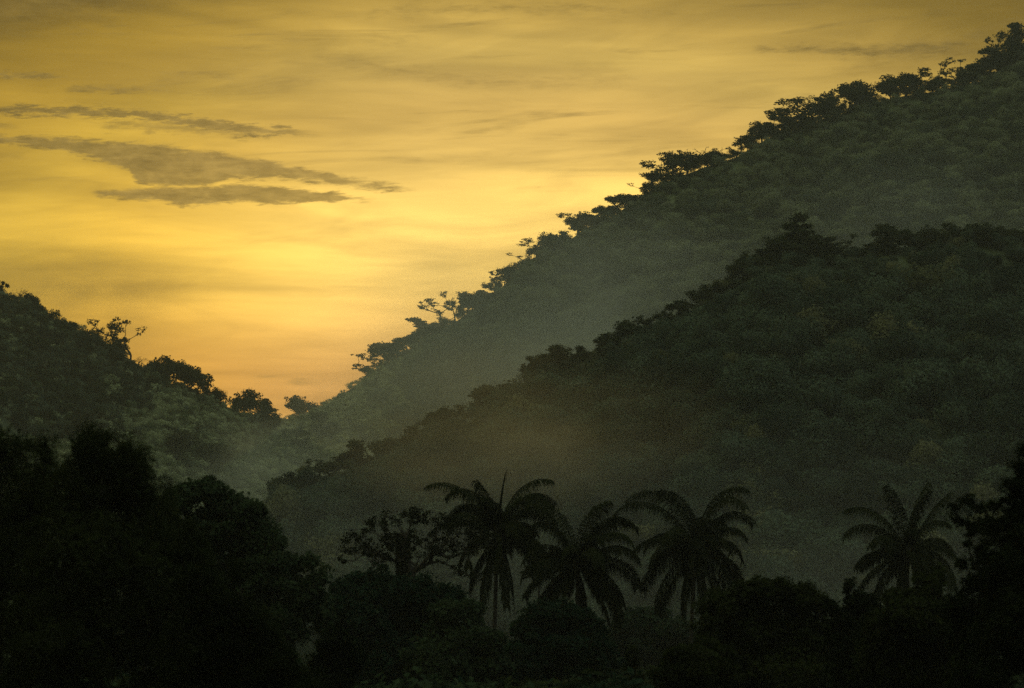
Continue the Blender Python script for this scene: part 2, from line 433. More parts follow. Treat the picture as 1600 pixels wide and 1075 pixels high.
# ------------------------------------------------------------------ tree kinds (10 m tall models, shared by many)
def kind_tree(seed, form):
    rg = np.random.default_rng(seed); sp = []
    if form == 'round':
        for i in range(7): sp.append(((rg.normal()*1.5, rg.normal()*1.5, 5.6+rg.random()*2.6), (1.9, 1.9, 1.5)))
        fork = (0, 0, 3.0); n, per, cr, L, W, keep = 70, 34, 0.75, .42, .26, 1.0
    elif form == 'umbrella':
        for i in range(9):
            a = rg.random()*6.28; r = 3.4*rg.random()**0.5
            sp.append(((math.cos(a)*r, math.sin(a)*r, 7.9-0.10*r*r+rg.normal()*0.5), (1.6, 1.6, 1.05)))
        for i in range(4):
            a = rg.random()*6.28; sp.append(((math.cos(a)*1.8, math.sin(a)*1.8, 2.6+rg.random()*2.2), (1.7, 1.7, 1.5)))
        fork = (0.2, 0, 4.2); n, per, cr, L, W, keep = 105, 30, 0.7, .42, .26, 1.0
    elif form == 'open':
        for i in range(9):
            a = rg.random()*6.28; r = 1.2+2.4*rg.random()
            sp.append(((math.cos(a)*r, math.sin(a)*r, 5.0+rg.random()*4.2), (1.0, 1.0, 0.9)))
        fork = (-0.3, 0, 3.2); n, per, cr, L, W, keep = 62, 20, 0.55, .36, .22, 0.85
    elif form == 'tall':
        for i in range(8): sp.append(((rg.normal()*0.8, rg.normal()*0.8, 3.0+i*0.85), (1.6-0.09*i, 1.6-0.09*i, 1.0)))
        fork = (0, 0, 3.0); n, per, cr, L, W, keep = 70, 30, 0.65, .40, .25, 1.0
    elif form == 'layered':
        for i in range(6):
            h = 3.2+i*1.2; w = 3.2*(1-i/6.6)
            for k in range(3):
                a = rg.random()*6.28; sp.append(((math.cos(a)*w*0.6, math.sin(a)*w*0.6, h), (w*0.62, w*0.62, 0.36)))
        fork = (0, 0, 7.0); n, per, cr, L, W, keep = 130, 40, 0.6, .42, .28, 1.0
    elif form == 'bare':
        for i in range(6): sp.append(((rg.normal()*2.0, rg.normal()*2.0, 6.5+rg.random()*2.6), (1.6, 1.6, 1.0)))
        fork = (0, 0, 2.5); n, per, cr, L, W, keep = 110, 3, 0.3, .18, .07, 0.3
    elif form == 'bush':
        for i in range(8):
            a = rg.random()*6.28; r = 2.6*rg.random()**0.5
            sp.append(((math.cos(a)*r, math.sin(a)*r, 3.8+rg.random()*3.4*(1-r/4.4)), (2.0, 2.0, 2.2)))
        fork = (0, 0, 1.2); n, per, cr, L, W, keep = 80, 34, 0.9, .42, .26, 1.0
    pts = lobes(sp, n, rg, 0.5)
    pts[:, 2] = np.maximum(pts[:, 2], 1.0)
    sk = skeleton((0, 0, -0.5), fork, pts, rg, 0.9, tip=0.035 if form != 'bare' else 0.03, bend=0.16)
    V, f = limb_mesh(sk, 4)
    lv, lf = crown_leaves(sk, rg, per, cr, L, W, keep=keep, flat=0.75)
    if form in ('round', 'bush', 'tall'):
        q = lobes([(c, tuple(np.array(r_)*0.8)) for c, r_ in sp], 1300, rg, 0.45)
        lv2, lf2 = leaf_quads(q, rg.normal(size=(len(q), 3)), .5, .34, rg, last_out); lv, lf = join([(lv, lf), (lv2, lf2)])
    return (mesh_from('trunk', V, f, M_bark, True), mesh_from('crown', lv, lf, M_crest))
FORMS = {}
for fi, form in enumerate(['round', 'umbrella', 'open', 'tall', 'layered', 'bare', 'bush']):
    FORMS[form] = [kind_tree(100*fi+k+5, form) for k in range(4 if form not in ('layered', 'bare') else 2)]
# true size of each model: crown half width and height
def dims(ms):
    out = []
    for me in ms:
        co = np.empty(len(me.vertices)*3, np.float32); me.vertices.foreach_get('co', co); out.append(co.reshape(-1, 3))
    V = np.concatenate(out); return np.percentile(V[:, 0], 99)-np.percentile(V[:, 0], 1), np.percentile(V[:, 2], 99.7)
DIMS = {k: [dims(m) for m in v] for k, v in FORMS.items()}
tree_count = [0]
def hill_tree(u, vt, w, vb, D, form, label, group=None, name=None, cat='tree', rz=None, k=None, sink=0.6):
    """a tree whose foot is at picture point (u, vb) at distance D, w px wide and reaching up to vt"""
    i = tree_count[0]; tree_count[0] += 1
    k = (i*7) % len(FORMS[form]) if k is None else k
    W, H = DIMS[form][k]; base = at(u, vb, D); s = D/F
    sx = max(0.12, w*s/W); sz = max(0.12, ((vb-vt)*s)/H)
    name = name or ('shrub' if form == 'bush' else 'tree')
    o = empty(name, base-np.array([0, 0, sink*sz*0.3]), label, cat, group, rz if rz is not None else (i*2.4) % 6.28)
    o.scale = (sx, sx, sz)
    tm, cm = FORMS[form][k]
    part('stem' if form == 'bush' else 'trunk', tm, o); part('foliage' if form == 'bush' else 'crown', cm, o)
    return o
def dist_of(h, u):
    p = h.ridge(h.coord_u(u)); return p[1]

# ---- trees standing on the crests: (u, top v, width px, foot v, form, label)
crest_far = [
 (473,618,44,672,'round','small tree with ragged crown standing alone in the low gap between the hills'),
 (393+3,752-0,1,752,'skip',''),
 (578,551,52,592,'open','spreading tree with see-through crown at the lower end of the far crest'),
 (604,536,44,578,'round','rounded tree just uphill of the see-through tree at the lower far crest'),
 (622,528,36,562,'umbrella','flat topped tree on the lower far crest below the lone knobbly tree'),
 (640,524,24,550,'bush','low bush at the foot of the lone knobbly tree on the far crest'),
 (658,496,40,540,'tall','lone knobbly upright tree with dark lobed crown on the far crest'),
 (686,508,26,524,'bush','low spiky bush between the lone knobbly tree and the twisted open tree'),
 (688,467,44,516,'open','twisted open tree with arching limbs and sky showing through its crown'),
 (712,455,38,510,'open','taller thin crowned tree leaning out right beside the twisted open tree'),
 (738,456,34,486,'round','bumpy crowned tree on the far crest just right of the thin crowned pair'),
 (760,447,30,476,'tall','small domed tree on the far crest below the tall bend'),
 (779,425,32,466,'open','ragged tree overhanging the steep bend of the far crest'),
 (793,412,36,450,'round','dense tree on top of the steep bend of the far crest'),
 (818,392,40,420,'open','wide loose tree above the steep bend where the crest flattens'),
 (845,385,26,404,'bush','small pointed bush on the far crest past the loose tree'),
 (858,376,30,400,'round','boxy dark tree where the far crest steps up'),
 (880,362,26,390,'tall','small upright tree on the step of the far crest'),
 (905,332,50,368,'umbrella','flat crowned tree leaning left on the shoulder of the far crest'),
 (935,331,48,354,'umbrella','long flat crowned tree forming the level shoulder of the far crest'),
 (962,322,34,344,'round','low rounded tree at the right end of the level shoulder'),
 (985,306,36,328,'bush','low dark bush on the rising crest under the leafy overhang'),
 (1001,283,34,316,'open','see-through tree below the leafy overhang on the far crest'),
 (1018,270,30,300,'round','dark tree under the wide overhanging crown of the far crest'),
 (1040,247,58,292,'umbrella','wide overhanging tree with gaps of sky under its crown, upper far crest'),
 (1074,238,56,280,'umbrella','flat spreading tree with sky showing beneath, next above the overhanging one'),
 (1106,228,50,268,'bare','bare twigged pale tree with fine bare branches above the spreading crowns'),
 (1118,240,36,266,'round','dark low tree under the fine bare twigs of the upper crest'),
 (1150,217,32,254,'open','clumpy tree standing up just right of the bare twigged tree'),
 (1172,205,34,240,'round','dark tree on the crest right of the clumpy one'),
 (1190,192,38,226,'round','dark dense tree on the upper far crest before the pale twigs'),
 (1212,181,34,216,'bare','pale bare twigs sticking up beside the umbrella shaped trees'),
 (1232,184,26,214,'round','small tree just right of the pale bare twigs on the upper crest'),
 (1256,157,70,208,'umbrella','umbrella shaped tree with tiered crown and sky showing under it'),
 (1290,156,48,200,'umbrella','smaller tiered tree joined to the right of the umbrella shaped tree'),
 (1326,130,66,186,'umbrella','broad domed umbrella tree in the middle of the upper crest'),
 (1350,128,44,178,'round','dark crown adjoining the broad domed umbrella tree'),
 (1372,126,36,166,'bare','thin yellowish bare twigs between two dark crowns on the upper crest'),
 (1392,120,46,164,'round','bushy dark tree with small bumps right of the yellowish twigs'),
 (1416,115,42,160,'round','rounded dark tree in the paired clump near the crest notch'),
 (1440,109,46,156,'open','tallest ragged tree of the paired clump left of the crest notch'),
 (1470,124,18,142,'bush','little bush in the notch of the upper crest'),
 (1496,92,44,140,'open','isolated rounded tree right of the notch near the top of the crest'),
 (1512,112,36,138,'bush','low bush at the foot of the isolated rounded tree'),
 (1545,76,54,134,'tall','leafy leaning tree just below the top corner trees'),
 (1568,44,46,122,'open','tall tree with layered see-through crown at the top right corner'),
 (1590,38,44,112,'tall','topmost dark tree at the right edge of the far crest'),
 (1560,84,46,124,'round','dark crown filling below the topmost trees at the right corner'),
 (1592,66,46,106,'round','dense crown under the topmost tree at the right edge'),
]
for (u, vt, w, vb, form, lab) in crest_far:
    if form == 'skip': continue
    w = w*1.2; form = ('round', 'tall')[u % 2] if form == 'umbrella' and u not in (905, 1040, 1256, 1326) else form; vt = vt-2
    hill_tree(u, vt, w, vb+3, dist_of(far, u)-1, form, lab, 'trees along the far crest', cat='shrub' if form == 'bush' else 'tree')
crest_mid = [
 (452,752,50,790,'bush','rounded bush at the lowest left end of the middle crest'),
 (484,738,44,772,'bush','low wide bush next up from the left end of the middle crest'),
 (520,728,40,756,'round','dark tree left of the pointed tree above the valley'),
 (551,698,46,752,'tall','pointed tree with forked top standing above the valley on the middle crest'),
 (580,722,30,748,'bush','small bush in the dip right of the pointed tree'),
 (604,694,44,742,'round','squat dark tree right of the dip in the middle crest'),
 (632,690,36,724,'round','dense tree below the short step of the middle crest'),
 (650,672,40,712,'tall','upright lumpy tree on the short step of the middle crest'),
 (674,652,38,694,'tall','taller knobbly tree above the short step of the middle crest'),
 (700,650,44,682,'open','spiky leaved tree on the gentle part of the middle crest'),
 (728,644,40,676,'open','feathery spiky tree next along the gentle part of the middle crest'),
 (758,614,46,656,'umbrella','flat topped tree leaning left over the middle crest'),
 (786,606,40,642,'umbrella','flat topped tree just uphill of the leaning one on the middle crest'),
 (806,596,36,630,'open','loose tree above the flat topped pair on the middle crest'),
 (834,564,32,604,'tall','small tufted tree left of the big dark dome on the middle crest'),
 (866,547,52,600,'round','big dark domed tree standing out of the middle crest'),
 (896,558,34,590,'round','low tree right of the big dark dome'),
 (918,556,36,586,'umbrella','low flat tree on the level stretch of the middle crest'),
 (940,552,30,580,'round','small round tree at the end of the level stretch'),
 (966,516,40,570,'tall','ragged tall tree where the middle crest rises again'),
 (988,506,40,548,'round','rough crowned tree on the rising middle crest'),
 (1012,498,44,540,'open','loose spiky topped tree below the narrow oval tree'),
 (1040,490,40,532,'open','loose leafy tree left of the narrow oval tree'),
 (1066,478,36,528,'tall','narrow oval tree with rounded top on the middle crest'),
 (1098,455,30,512,'bare','bare branched tree with a leafy head on the middle crest'),
 (1108,453,30,504,'round','dark leafy head beside the bare branches on the middle crest'),
 (1126,440,40,482,'umbrella','flat dark tree spreading left above the bare branches'),
 (1160,414,46,462,'umbrella','flat dark tree below the big layered tree'),
 (1186,404,46,446,'round','bushy tree under the left side of the big layered tree'),
 (1240,378,66,434,'round','dark round crown in the shade of the big layered tree on the middle crest'),
 (1248,350,78,440,'layered','big layered tree with pointed top and tiers of boughs on the middle crest'),
 (1212,396,48,430,'round','dark round tree at the left foot of the big layered tree'),
 (1280,396,44,428,'round','dark round tree at the right foot of the big layered tree'),
 (1310,388,44,422,'umbrella','flat low tree right of the big layered tree with a twig to its left'),
 (1344,392,44,420,'umbrella','low flat tree between the layered tree and the high plateau'),
 (1366,396,30,420,'bush','fine leaved bush just below the plateau step'),
 (1394,366,50,418,'umbrella','overhanging tree at the left end of the dark plateau'),
 (1428,368,46,410,'round','dark tree on the plateau next to the overhanging one'),
 (1458,357,22,390,'bare','tiny bare tree poking out of the plateau top'),
 (1462,372,44,408,'round','dark tree beneath the tiny bare tree on the plateau'),
 (1508,356,64,400,'umbrella','wide low dome at the highest part of the plateau'),
 (1546,366,50,400,'round','low dark tree on the plateau right of the wide dome'),
 (1588,362,56,404,'umbrella','last dark crown of the plateau at the right edge'),
]
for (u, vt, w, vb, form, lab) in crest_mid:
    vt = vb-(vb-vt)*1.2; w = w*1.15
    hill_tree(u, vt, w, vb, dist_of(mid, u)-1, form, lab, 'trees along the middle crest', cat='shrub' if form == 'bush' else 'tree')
crest_left = [
 (2,438,18,480,'tall','dark tree cut by the left edge of the picture on the left crest'),
 (18,456,20,480,'bare','spiky stalks beside the edge tree on the left crest'),
 (33,448,26,484,'bare','tall leaning stalks at the top of the left crest'),
 (47,462,26,492,'bush','dark bush downhill of the leaning stalks'),
 (60,474,28,500,'bush','dark leaning bush above the smooth part of the left crest'),
 (72,482,20,504,'bare','short spiky plant at the end of the bushes on the left crest'),
 (86,498,26,514,'bush','low hump of shrub on the smooth part of the left crest'),
 (104,501,34,522,'bush','wide low hump of shrub midway along the smooth left crest'),
 (124,514,26,532,'bush','last low hump of shrub before the two lacy trees'),
 (161,499,58,562,'open','left one of the two lacy trees on the left crest'),
 (202,494,58,580,'open','right and taller one of the two lacy trees on the left crest'),
 (176,535,40,566,'bush','thicket under the two lacy trees'),
 (216,556,34,584,'bare','dry stalks at the right foot of the two lacy trees'),
 (236,562,28,590,'bush','small leafy bush between the dry stalks and the big rounded tree'),
 (266,557,66,626,'round','big rounded tree with knobbly top on the left crest'),
 (292,570,54,640,'round','right half crown joined to the big rounded tree'),
 (316,586,40,646,'open','open tree with sky gaps low in its crown on the left crest'),
 (334,603,36,652,'round','dark tree below the open gaps right of the big rounded tree'),
 (350,606,14,640,'bare','thin bare stalk standing above the left crest'),
 (362,617,30,660,'open','small open tree left of the bright gap in the left crest'),
 (396,607,46,676,'round','full dark tree with ragged top just right of the bright gap'),
 (414,622,46,684,'tall','sloping crown joined right of the full dark tree beside the gap'),
 (428,638,30,684,'bush','bush tapering down to the low gap at the end of the left crest'),
]
for (u, vt, w, vb, form, lab) in crest_left:
    hill_tree(u, vt, w, vb, dist_of(lef, u)-1, form, lab, 'trees along the left crest', name='stalk_plant' if 'stalk' in lab or 'spiky plant' in lab else None,
              cat='shrub' if form == 'bush' else ('plant' if 'stalk' in lab or 'spiky plant' in lab else 'tree'))

# smaller trees that close the row between the larger ones
rgf = np.random.default_rng(404)
def fringe(h, line, u0, u1, n, label, group, lo, hi):
    us = [p[0] for p in line]; vs = [p[1] for p in line]
    for i in range(n):
        u = u0+(u1-u0)*(i+rgf.random())/n; v = float(np.interp(u, us, vs))
        hgt = lo+(hi-lo)*rgf.random()**1.6
        hill_tree(u, v-hgt, hgt*(0.9+0.7*rgf.random()), v+4, dist_of(h, u)+rgf.normal()*2, ('round', 'tall', 'open', 'round', 'bush')[rgf.integers(0, 5)], label, group)
fringe(far, far_sky, 565, 1600, 52, 'small dark tree in the row between the larger trees of the far crest', 'small trees along the far crest', 14, 34)
fringe(mid, mid_sky, 425, 1600, 56, 'small dark tree in the row between the larger trees of the middle crest', 'small trees along the middle crest', 18, 42)

# ------------------------------------------------------------------ forests (uncountable, instanced crowns)
def stuff_kind(seed, form, mats):
    rg = np.random.default_rng(seed)
    if form == 'crown':
        sp = [((rg.normal()*1.5, rg.normal()*1.5, 3.4+rg.random()*2.2), (1.5+rg.random(), 1.5+rg.random(), 1.2+rg.random()*0.6)) for _ in range(8)]
        P = lobes(sp, 1700, rg, 0.86); out = last_out; L, W = .52, .34
        Q = lobes(sp, 260, rg, 1.0)*1.05; P = np.concatenate([P, Q]); out = np.concatenate([out, last_out])
        sk = skeleton((0, 0, -2), (0, 0, 2.5), lobes(sp, 14, rg), rg, 1.2, tip=0.05)
        tv, tf = limb_mesh(sk, 3)
    elif form == 'shrub':
        sp = [((rg.normal()*0.9, rg.normal()*0.9, 0.8+rg.random()*0.9), (0.9, 0.9, 0.7)) for _ in range(5)]
        P = lobes(sp, 420, rg, 0.6); out = last_out; L, W = .34, .22; tv = None
    else:  # grass tuft
        n = 260; a = rg.random(n)*6.28; r = 1.3*rg.random(n)**0.5; h = 0.55+0.8*rg.random(n)
        P = np.stack([np.cos(a)*r, np.sin(a)*r, h*0.5], 1)
        D = np.stack([np.cos(a)*0.35+rg.normal(size=n)*0.3, np.sin(a)*0.35+rg.normal(size=n)*0.3, np.ones(n)], 1)
        V, f = leaf_quads(P, D, h*1.25, 0.16, rg); tv = None
        me = mesh_from('tuft', V, f, mats); o = bpy.data.objects.new('tuft', me); return o
    V, f = leaf_quads(P, rg.normal(size=(len(P), 3)), L*(0.6+0.8*rg.random(len(P))), W, rg, out, 0.4)
    me = bpy.data.meshes.new('m')
    if tv is not None:
        nleaf = len(f); V, f = join([(V, f), (tv, tf)])
    me = mesh_from(form, V, f, mats)
    if tv is not None:
        me.materials.append(M_bark); mi = np.zeros(len(f), np.int32); mi[nleaf:] = 1; me.polygons.foreach_set('material_index', mi)
    return bpy.data.objects.new(form, me)
def kinds(tag, specs):
    col = bpy.data.collections.new(tag)
    for i, (form, m) in enumerate(specs):
        o = stuff_kind(500+i*13+len(tag), form, m); o.name = '%s_%02d' % (tag, i); col.objects.link(o)
    return col
K_forest = kinds('forest_kind', [('crown', M_forest)]*6+[('crown', M_forest2)]*2)
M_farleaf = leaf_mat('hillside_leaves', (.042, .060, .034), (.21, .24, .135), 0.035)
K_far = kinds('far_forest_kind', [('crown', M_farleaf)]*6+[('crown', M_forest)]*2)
K_floor = kinds('thicket_kind', [('crown', M_near2)]*4+[('crown', M_near)]*2)
K_shrub = kinds('scrub_kind', [('shrub', M_forest)]*4+[('shrub', M_near2)]*2)
M_spur = leaf_mat('dry_grass', (.20, .23, .105), (.55, .57, .33), 0.05)
K_spur = kinds('spur_kind', [('tuft', M_spur)]*2+[('shrub', M_spur)]*5)
K_grass = kinds('grass_kind', [('tuft', M_grass)]*3+[('shrub', M_grass)]*4)

def scatter(name, label, col, pts, idx, scl, rot):
    me = bpy.data.meshes.new(name); me.vertices.add(len(pts)); me.vertices.foreach_set('co', np.asarray(pts, np.float32).ravel())
    a = me.attributes.new('idx', 'INT', 'POINT'); a.data.foreach_set('value', np.asarray(idx, np.int32))
    a = me.attributes.new('scl', 'FLOAT_VECTOR', 'POINT'); a.data.foreach_set('vector', np.asarray(scl, np.float32).ravel())
    a = me.attributes.new('rot', 'FLOAT_VECTOR', 'POINT'); a.data.foreach_set('vector', np.asarray(rot, np.float32).ravel())
    o = bpy.data.objects.new(name, me); C.objects.link(o); o['kind'] = 'stuff'; o['label'] = label
    g = bpy.data.node_groups.new(name, 'GeometryNodeTree')
    g.interface.new_socket('Geometry', in_out='INPUT', socket_type='NodeSocketGeometry'); g.interface.new_socket('Geometry', in_out='OUTPUT', socket_type='NodeSocketGeometry')
    gi = g.nodes.new('NodeGroupInput'); go = g.nodes.new('NodeGroupOutput'); ip = g.nodes.new('GeometryNodeInstanceOnPoints')
    ci = g.nodes.new('GeometryNodeCollectionInfo'); ci.inputs['Collection'].default_value = col
    ci.inputs['Separate Children'].default_value = True; ci.inputs['Reset Children'].default_value = True
    def na(nm, ty):
        n = g.nodes.new('GeometryNodeInputNamedAttribute'); n.data_type = ty; n.inputs['Name'].default_value = nm
        return [s for s in n.outputs if s.enabled and s.name == 'Attribute'][0]
    g.links.new(gi.outputs[0], ip.inputs['Points']); g.links.new(ci.outputs[0], ip.inputs['Instance'])
    ip.inputs['Pick Instance'].default_value = True
    g.links.new(na('idx', 'INT'), ip.inputs['Instance Index']); g.links.new(na('scl', 'FLOAT_VECTOR'), ip.inputs['Scale'])
    e2r = g.nodes.new('FunctionNodeEulerToRotation'); g.links.new(na('rot', 'FLOAT_VECTOR'), e2r.inputs[0]); g.links.new(e2r.outputs[0], ip.inputs['Rotation'])
    g.links.new(ip.outputs[0], go.inputs[0])
    md = o.modifiers.new('scatter', 'NODES'); md.node_group = g
    return o
def project(p):
    x, y, z = p[0], p[1], p[2]-CAMZ
    f_ = y*math.cos(PITCH)+z*math.sin(PITCH); up = -y*math.sin(PITCH)+z*math.cos(PITCH)
    return 800+F*x/f_, 537.5-F*up/f_
def cover_hill(h, space, b0, b1, test, seed, size, zsink, umax=1720, umin=-120):
    """jittered points over the front of a hill; test(u, v, x, y) gives how likely a plant stands there"""
    rg = np.random.default_rng(seed); P, S, Rr = [], [], []
    a = 0.0
    while a < h.len:
        rp = h.ridge(a)
        run = (rp[2]/math.sin(h.front))+6
        nb = max(1, int(run*(b1-b0)/space))
        for i in range(nb):
            b = b0+(b1-b0)*(i+rg.random())/nb
            p = h.surf(min(h.len, max(0, a+rg.normal()*space*0.35)), b)
            u, v = project(p)
            if u < umin or u > umax or v > 1090: continue
            if rg.random() > test(u, v, p[0], p[1]): continue
            s = size*(0.65+0.7*rg.random())*(min(1.0, (0.5 if h is far else 0.36)+b*2.6) if h is not lef and size < 1.1 else 1); P.append(p-np.array([0, 0, zsink*s])); S.append((s*(0.85+0.3*rg.random()), s*(0.85+0.3*rg.random()), s*(0.8+0.5*rg.random())))
            Rr.append((rg.normal()*0.08, rg.normal()*0.08, rg.random()*6.28))
        a += space
    return np.array(P), np.array(S), np.array(Rr), rg
# far hill: forest over the upper right, grass on the low left spur
def far_forest(u, v, x, y):
    edge = 640+ (v-560)*0.9*(-1) + fbm(x, y, 0.02, 3, 4.0)*80      # boundary runs down to the right
    e = 700 + (v-540)*0.35 + fbm(x, y, 0.015, 3, 4.0)*70
    return 1.0 if u > e-60 else (0.0 if u < e-160 else 0.35)
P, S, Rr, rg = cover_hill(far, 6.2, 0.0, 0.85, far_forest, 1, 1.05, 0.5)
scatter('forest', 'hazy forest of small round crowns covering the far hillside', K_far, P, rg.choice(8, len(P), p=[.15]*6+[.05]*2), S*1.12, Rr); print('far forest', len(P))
def far_grass(u, v, x, y): return 1.0 if far_forest(u, v, x, y) < 1 else 0.0
P, S, Rr, rg = cover_hill(far, 2.6, 0.0, 0.8, far_grass, 2, 1.15, 0.1, umax=860, umin=380)
scatter('grass', 'pale tall grass on the spur of the far hill above the gap', K_spur, P, rg.integers(0, 7, len(P)), S, Rr); print('far grass', len(P))
P, S, Rr, rg = cover_hill(far, 6.0, 0.0, 0.8, lambda u, v, x, y: far_grass(u, v, x, y)*(0.5 if fbm(x, y, 0.02, 3, 9.0) > 0.12 else 0.03), 3, 1.3, 0.1, umax=860, umin=380)
scatter('undergrowth', 'dark low shrubs dotting the grassy spur of the far hill', K_shrub, P, rg.integers(0, 6, len(P)), S, Rr); print('far scrub', len(P))
# middle hill: closed forest
P, S, Rr, rg = cover_hill(mid, 5.2, 0.0, 1.0, lambda u, v, x, y: 0.97, 4, 1.08, 0.5)
scatter('forest', 'dark forest covering the middle hillside behind the palms', K_forest, P, rg.choice(8, len(P), p=[.15]*6+[.05]*2), S*(1+0.25*(rg.random((len(S), 1)) > 0.75)), Rr); print('mid forest', len(P))
# left hill: grass with patches of scrub
def scrub(u, v, x, y):
    n = fbm(x, y, 0.016, 3, 31.0)
    return n + (0.55 if (v < 600+0.2*u and u < 260) or (u < 190 and v < 700) else 0) + (0.35 if v < 560+0.25*u else 0) + (0.25 if (u-320)**2/90**2+(v-690)**2/60**2 < 1 else 0) - (0.25 if u > 380 else 0)
P, S, Rr, rg = cover_hill(lef, 2.3, 0.0, 0.95, lambda u, v, x, y: 0.12 if (u < 230 and v < 640) or (u < 130+fbm(x, y, 0.03, 2, 2.0)*60 and v < 690) else 1.0, 5, 1.1, 0.1, umax=640)
scatter('grass', 'rough tall grass covering the left hillside', K_grass, P, rg.integers(0, 7, len(P)), S, Rr); print('left grass', len(P))
P, S, Rr, rg = cover_hill(lef, 3.6, 0.0, 0.95, lambda u, v, x, y: 0.9 if scrub(u, v, x, y) > 0.30 else 0.05, 6, 1.5, 0.1, umax=640)
scatter('undergrowth', 'dark scrub in patches on the left hillside', K_shrub, P, rg.integers(0, 6, len(P)), S, Rr); print('left scrub', len(P))

def floor_cover():
    rg = np.random.default_rng(77); P, S, Rr = [], [], []
    for yy in np.arange(96, 520, 4.2):
        w = yy*0.24+10
        for xx in np.arange(-w, w, 4.2):
            x, y = xx+rg.normal()*1.2, yy+rg.normal()*1.2; hgt = 0.62+0.35*rg.random()+0.25*(fbm(x, y, 0.03, 2, 8.0))
            if abs(x/y*F+800-985) < 14 and y < 160: continue
            P.append((x, y, -1.6)); S.append((0.9*hgt+0.2, 0.9*hgt+0.2, hgt)); Rr.append((0, 0, rg.random()*6.28))
    scatter('undergrowth', 'dark leafy thicket covering the valley floor under the palms', K_floor, P, rg.integers(0, 6, len(P)), S, Rr); print('floor', len(P))
floor_cover()
# bushes one can tell apart on the slopes
def on_hill(h, u, v):
    """the point of a hill's front seen at picture point (u, v)"""
    best, bp = 1e9, None
    a0 = h.coord_u(u)
    for a in np.linspace(a0-60, a0+60, 60):
        for b in np.linspace(0, 0.9, 60):
            p = h.surf(min(max(a, 0), h.len), b); q = project(p); d = (q[0]-u)**2+(q[1]-v)**2
            if d < best: best, bp = d, p
    return bp
def slope_tree(h, u, vb, w, hgt, form, label, name=None, cat='bush', group=None):
    p = on_hill(h, u, vb); q = project(p)
    o = hill_tree(u, vb-hgt, w, vb, p[1], form, label, group, name=name or ('bush' if form == 'bush' else 'tree'), cat=cat)
    o.location = tuple(p-np.array([0, 0, 0.5]))
slope_tree(far, 508, 690, 46, 32, 'bush', 'round dark bush on the grassy spur above the pale strip')
slope_tree(far, 500, 662, 34, 22, 'bush', 'dark bush on the spur just right of the small tree in the gap')
slope_tree(far, 574, 694, 24, 20, 'bush', 'small dark bush on the grassy spur right of the pale strip')
slope_tree(far, 636, 690, 60, 36, 'bush', 'wide dark bush where the grassy spur meets the middle crest')
slope_tree(far, 700, 640, 60, 42, 'bush', 'hazy dark thicket at the foot of the far forest', cat='bush')
slope_tree(far, 735, 600, 70, 50, 'bush', 'hazy dark rounded thicket in the hollow of the far hill')
slope_tree(far, 548, 668, 14, 14, 'bush', 'tiny shrub in the middle of the grassy spur')
slope_tree(lef, 468, 700, 40, 34, 'umbrella', 'small slanting flat topped tree beside the pale strip', name='tree', cat='tree')
slope_tree(lef, 446, 690, 6, 20, 'bare', 'thin bare sapling left of the slanting flat topped tree', name='sapling', cat='sapling')
slope_tree(lef, 330, 740, 70, 56, 'bush', 'broad dark bush low on the left hillside above the near trees')
slope_tree(lef, 270, 720, 60, 48, 'bush', 'dark bush left of the broad dark bush on the left hillside')
slope_tree(lef, 120, 690, 50, 40, 'bush', 'dark bush on the left hillside above the feathery trees')
for i, (u, vb, h_) in enumerate([(1238, 912, 62), (1252, 915, 76), (1268, 918, 66), (1284, 920, 70), (1224, 905, 50)]):
    slope_tree(mid, u, vb, 16, h_, 'bare', 'slender bare sapling at the dim foot of the middle hill', name='sapling', cat='sapling', group='bare saplings at the foot of the middle hill')

# pale strip of dry grass in the valley mouth
def pale_strip():
    up = [(476,694),(500,694),(520,694),(545,693),(562,694)]; lo = [(476,695.5),(500,700),(520,700.5),(545,699),(562,697)]
    V = []
    for (a, b) in zip(up, lo):
        for k in range(5):
            q = (a[0]+(b[0]-a[0])*k/4, a[1]+(b[1]-a[1])*k/4); p = on_hill(far, *q); V.append(p+np.array([0, 0, 1.1]))
    f = [(i*5+k, (i+1)*5+k, (i+1)*5+k+1, i*5+k+1) for i in range(4) for k in range(4)]
    struct('path', mesh_from('path', V, f, M_path, True), 'structure', 'pale strip of dry grass in the mouth of the valley')
pale_strip()

# ------------------------------------------------------------------ near trees
def big_tree(name, label, base_uv, D, fork_uv, lobes_px, n, per, cr, L, W, mat, seed, step=0.6, tip=0.012, align=0.0, droop=0.0, flat=0.8, along=3, keep=1.0, depth=1.0, fill=0, shell=0.5, cat='tree', group=None, k=5, limbs=1.0):
    """a tree at distance D whose crown fills the ellipses lobes_px = (u, v, ru, rv)"""
    rg = np.random.default_rng(seed); s = D/F
    b = at(base_uv[0], 1006, D); b[2] = -0.8
    o = empty(name, b, label, cat, group)
    fk = at(fork_uv[0], fork_uv[1], D)-b
    sp = []
    for (u, v, ru, rv) in lobes_px:
        c = at(u, v, D)-b; ry = (ru+rv)/2*s*depth; c[1] += rg.normal()*ry*0.4
        sp.append((c, (ru*s, ry, rv*s)))
    pts = lobes(sp, n, rg, shell)
    sk = skeleton((0, 0, 0), fk, pts, rg, step, tip=tip)
    V, f = limb_mesh(sk, k, scale=limbs)
    part('trunk', mesh_from('trunk', V, f, M_bark, True), o)
    lv, lf = crown_leaves(sk, rg, per, cr, L, W, flat=flat, droop=droop, align=align, along=along, keep=keep)
    if fill:
        q = lobes([(c, tuple(np.array(r_)*0.86)) for c, r_ in sp], fill, rg, 0.3)
        lv, lf = join([(lv, lf), leaf_quads(q, rg.normal(size=(len(q), 3)), L*1.6, W*1.8, rg, last_out)])
    part('crown', mesh_from('crown', lv, lf, mat), o)
    return o
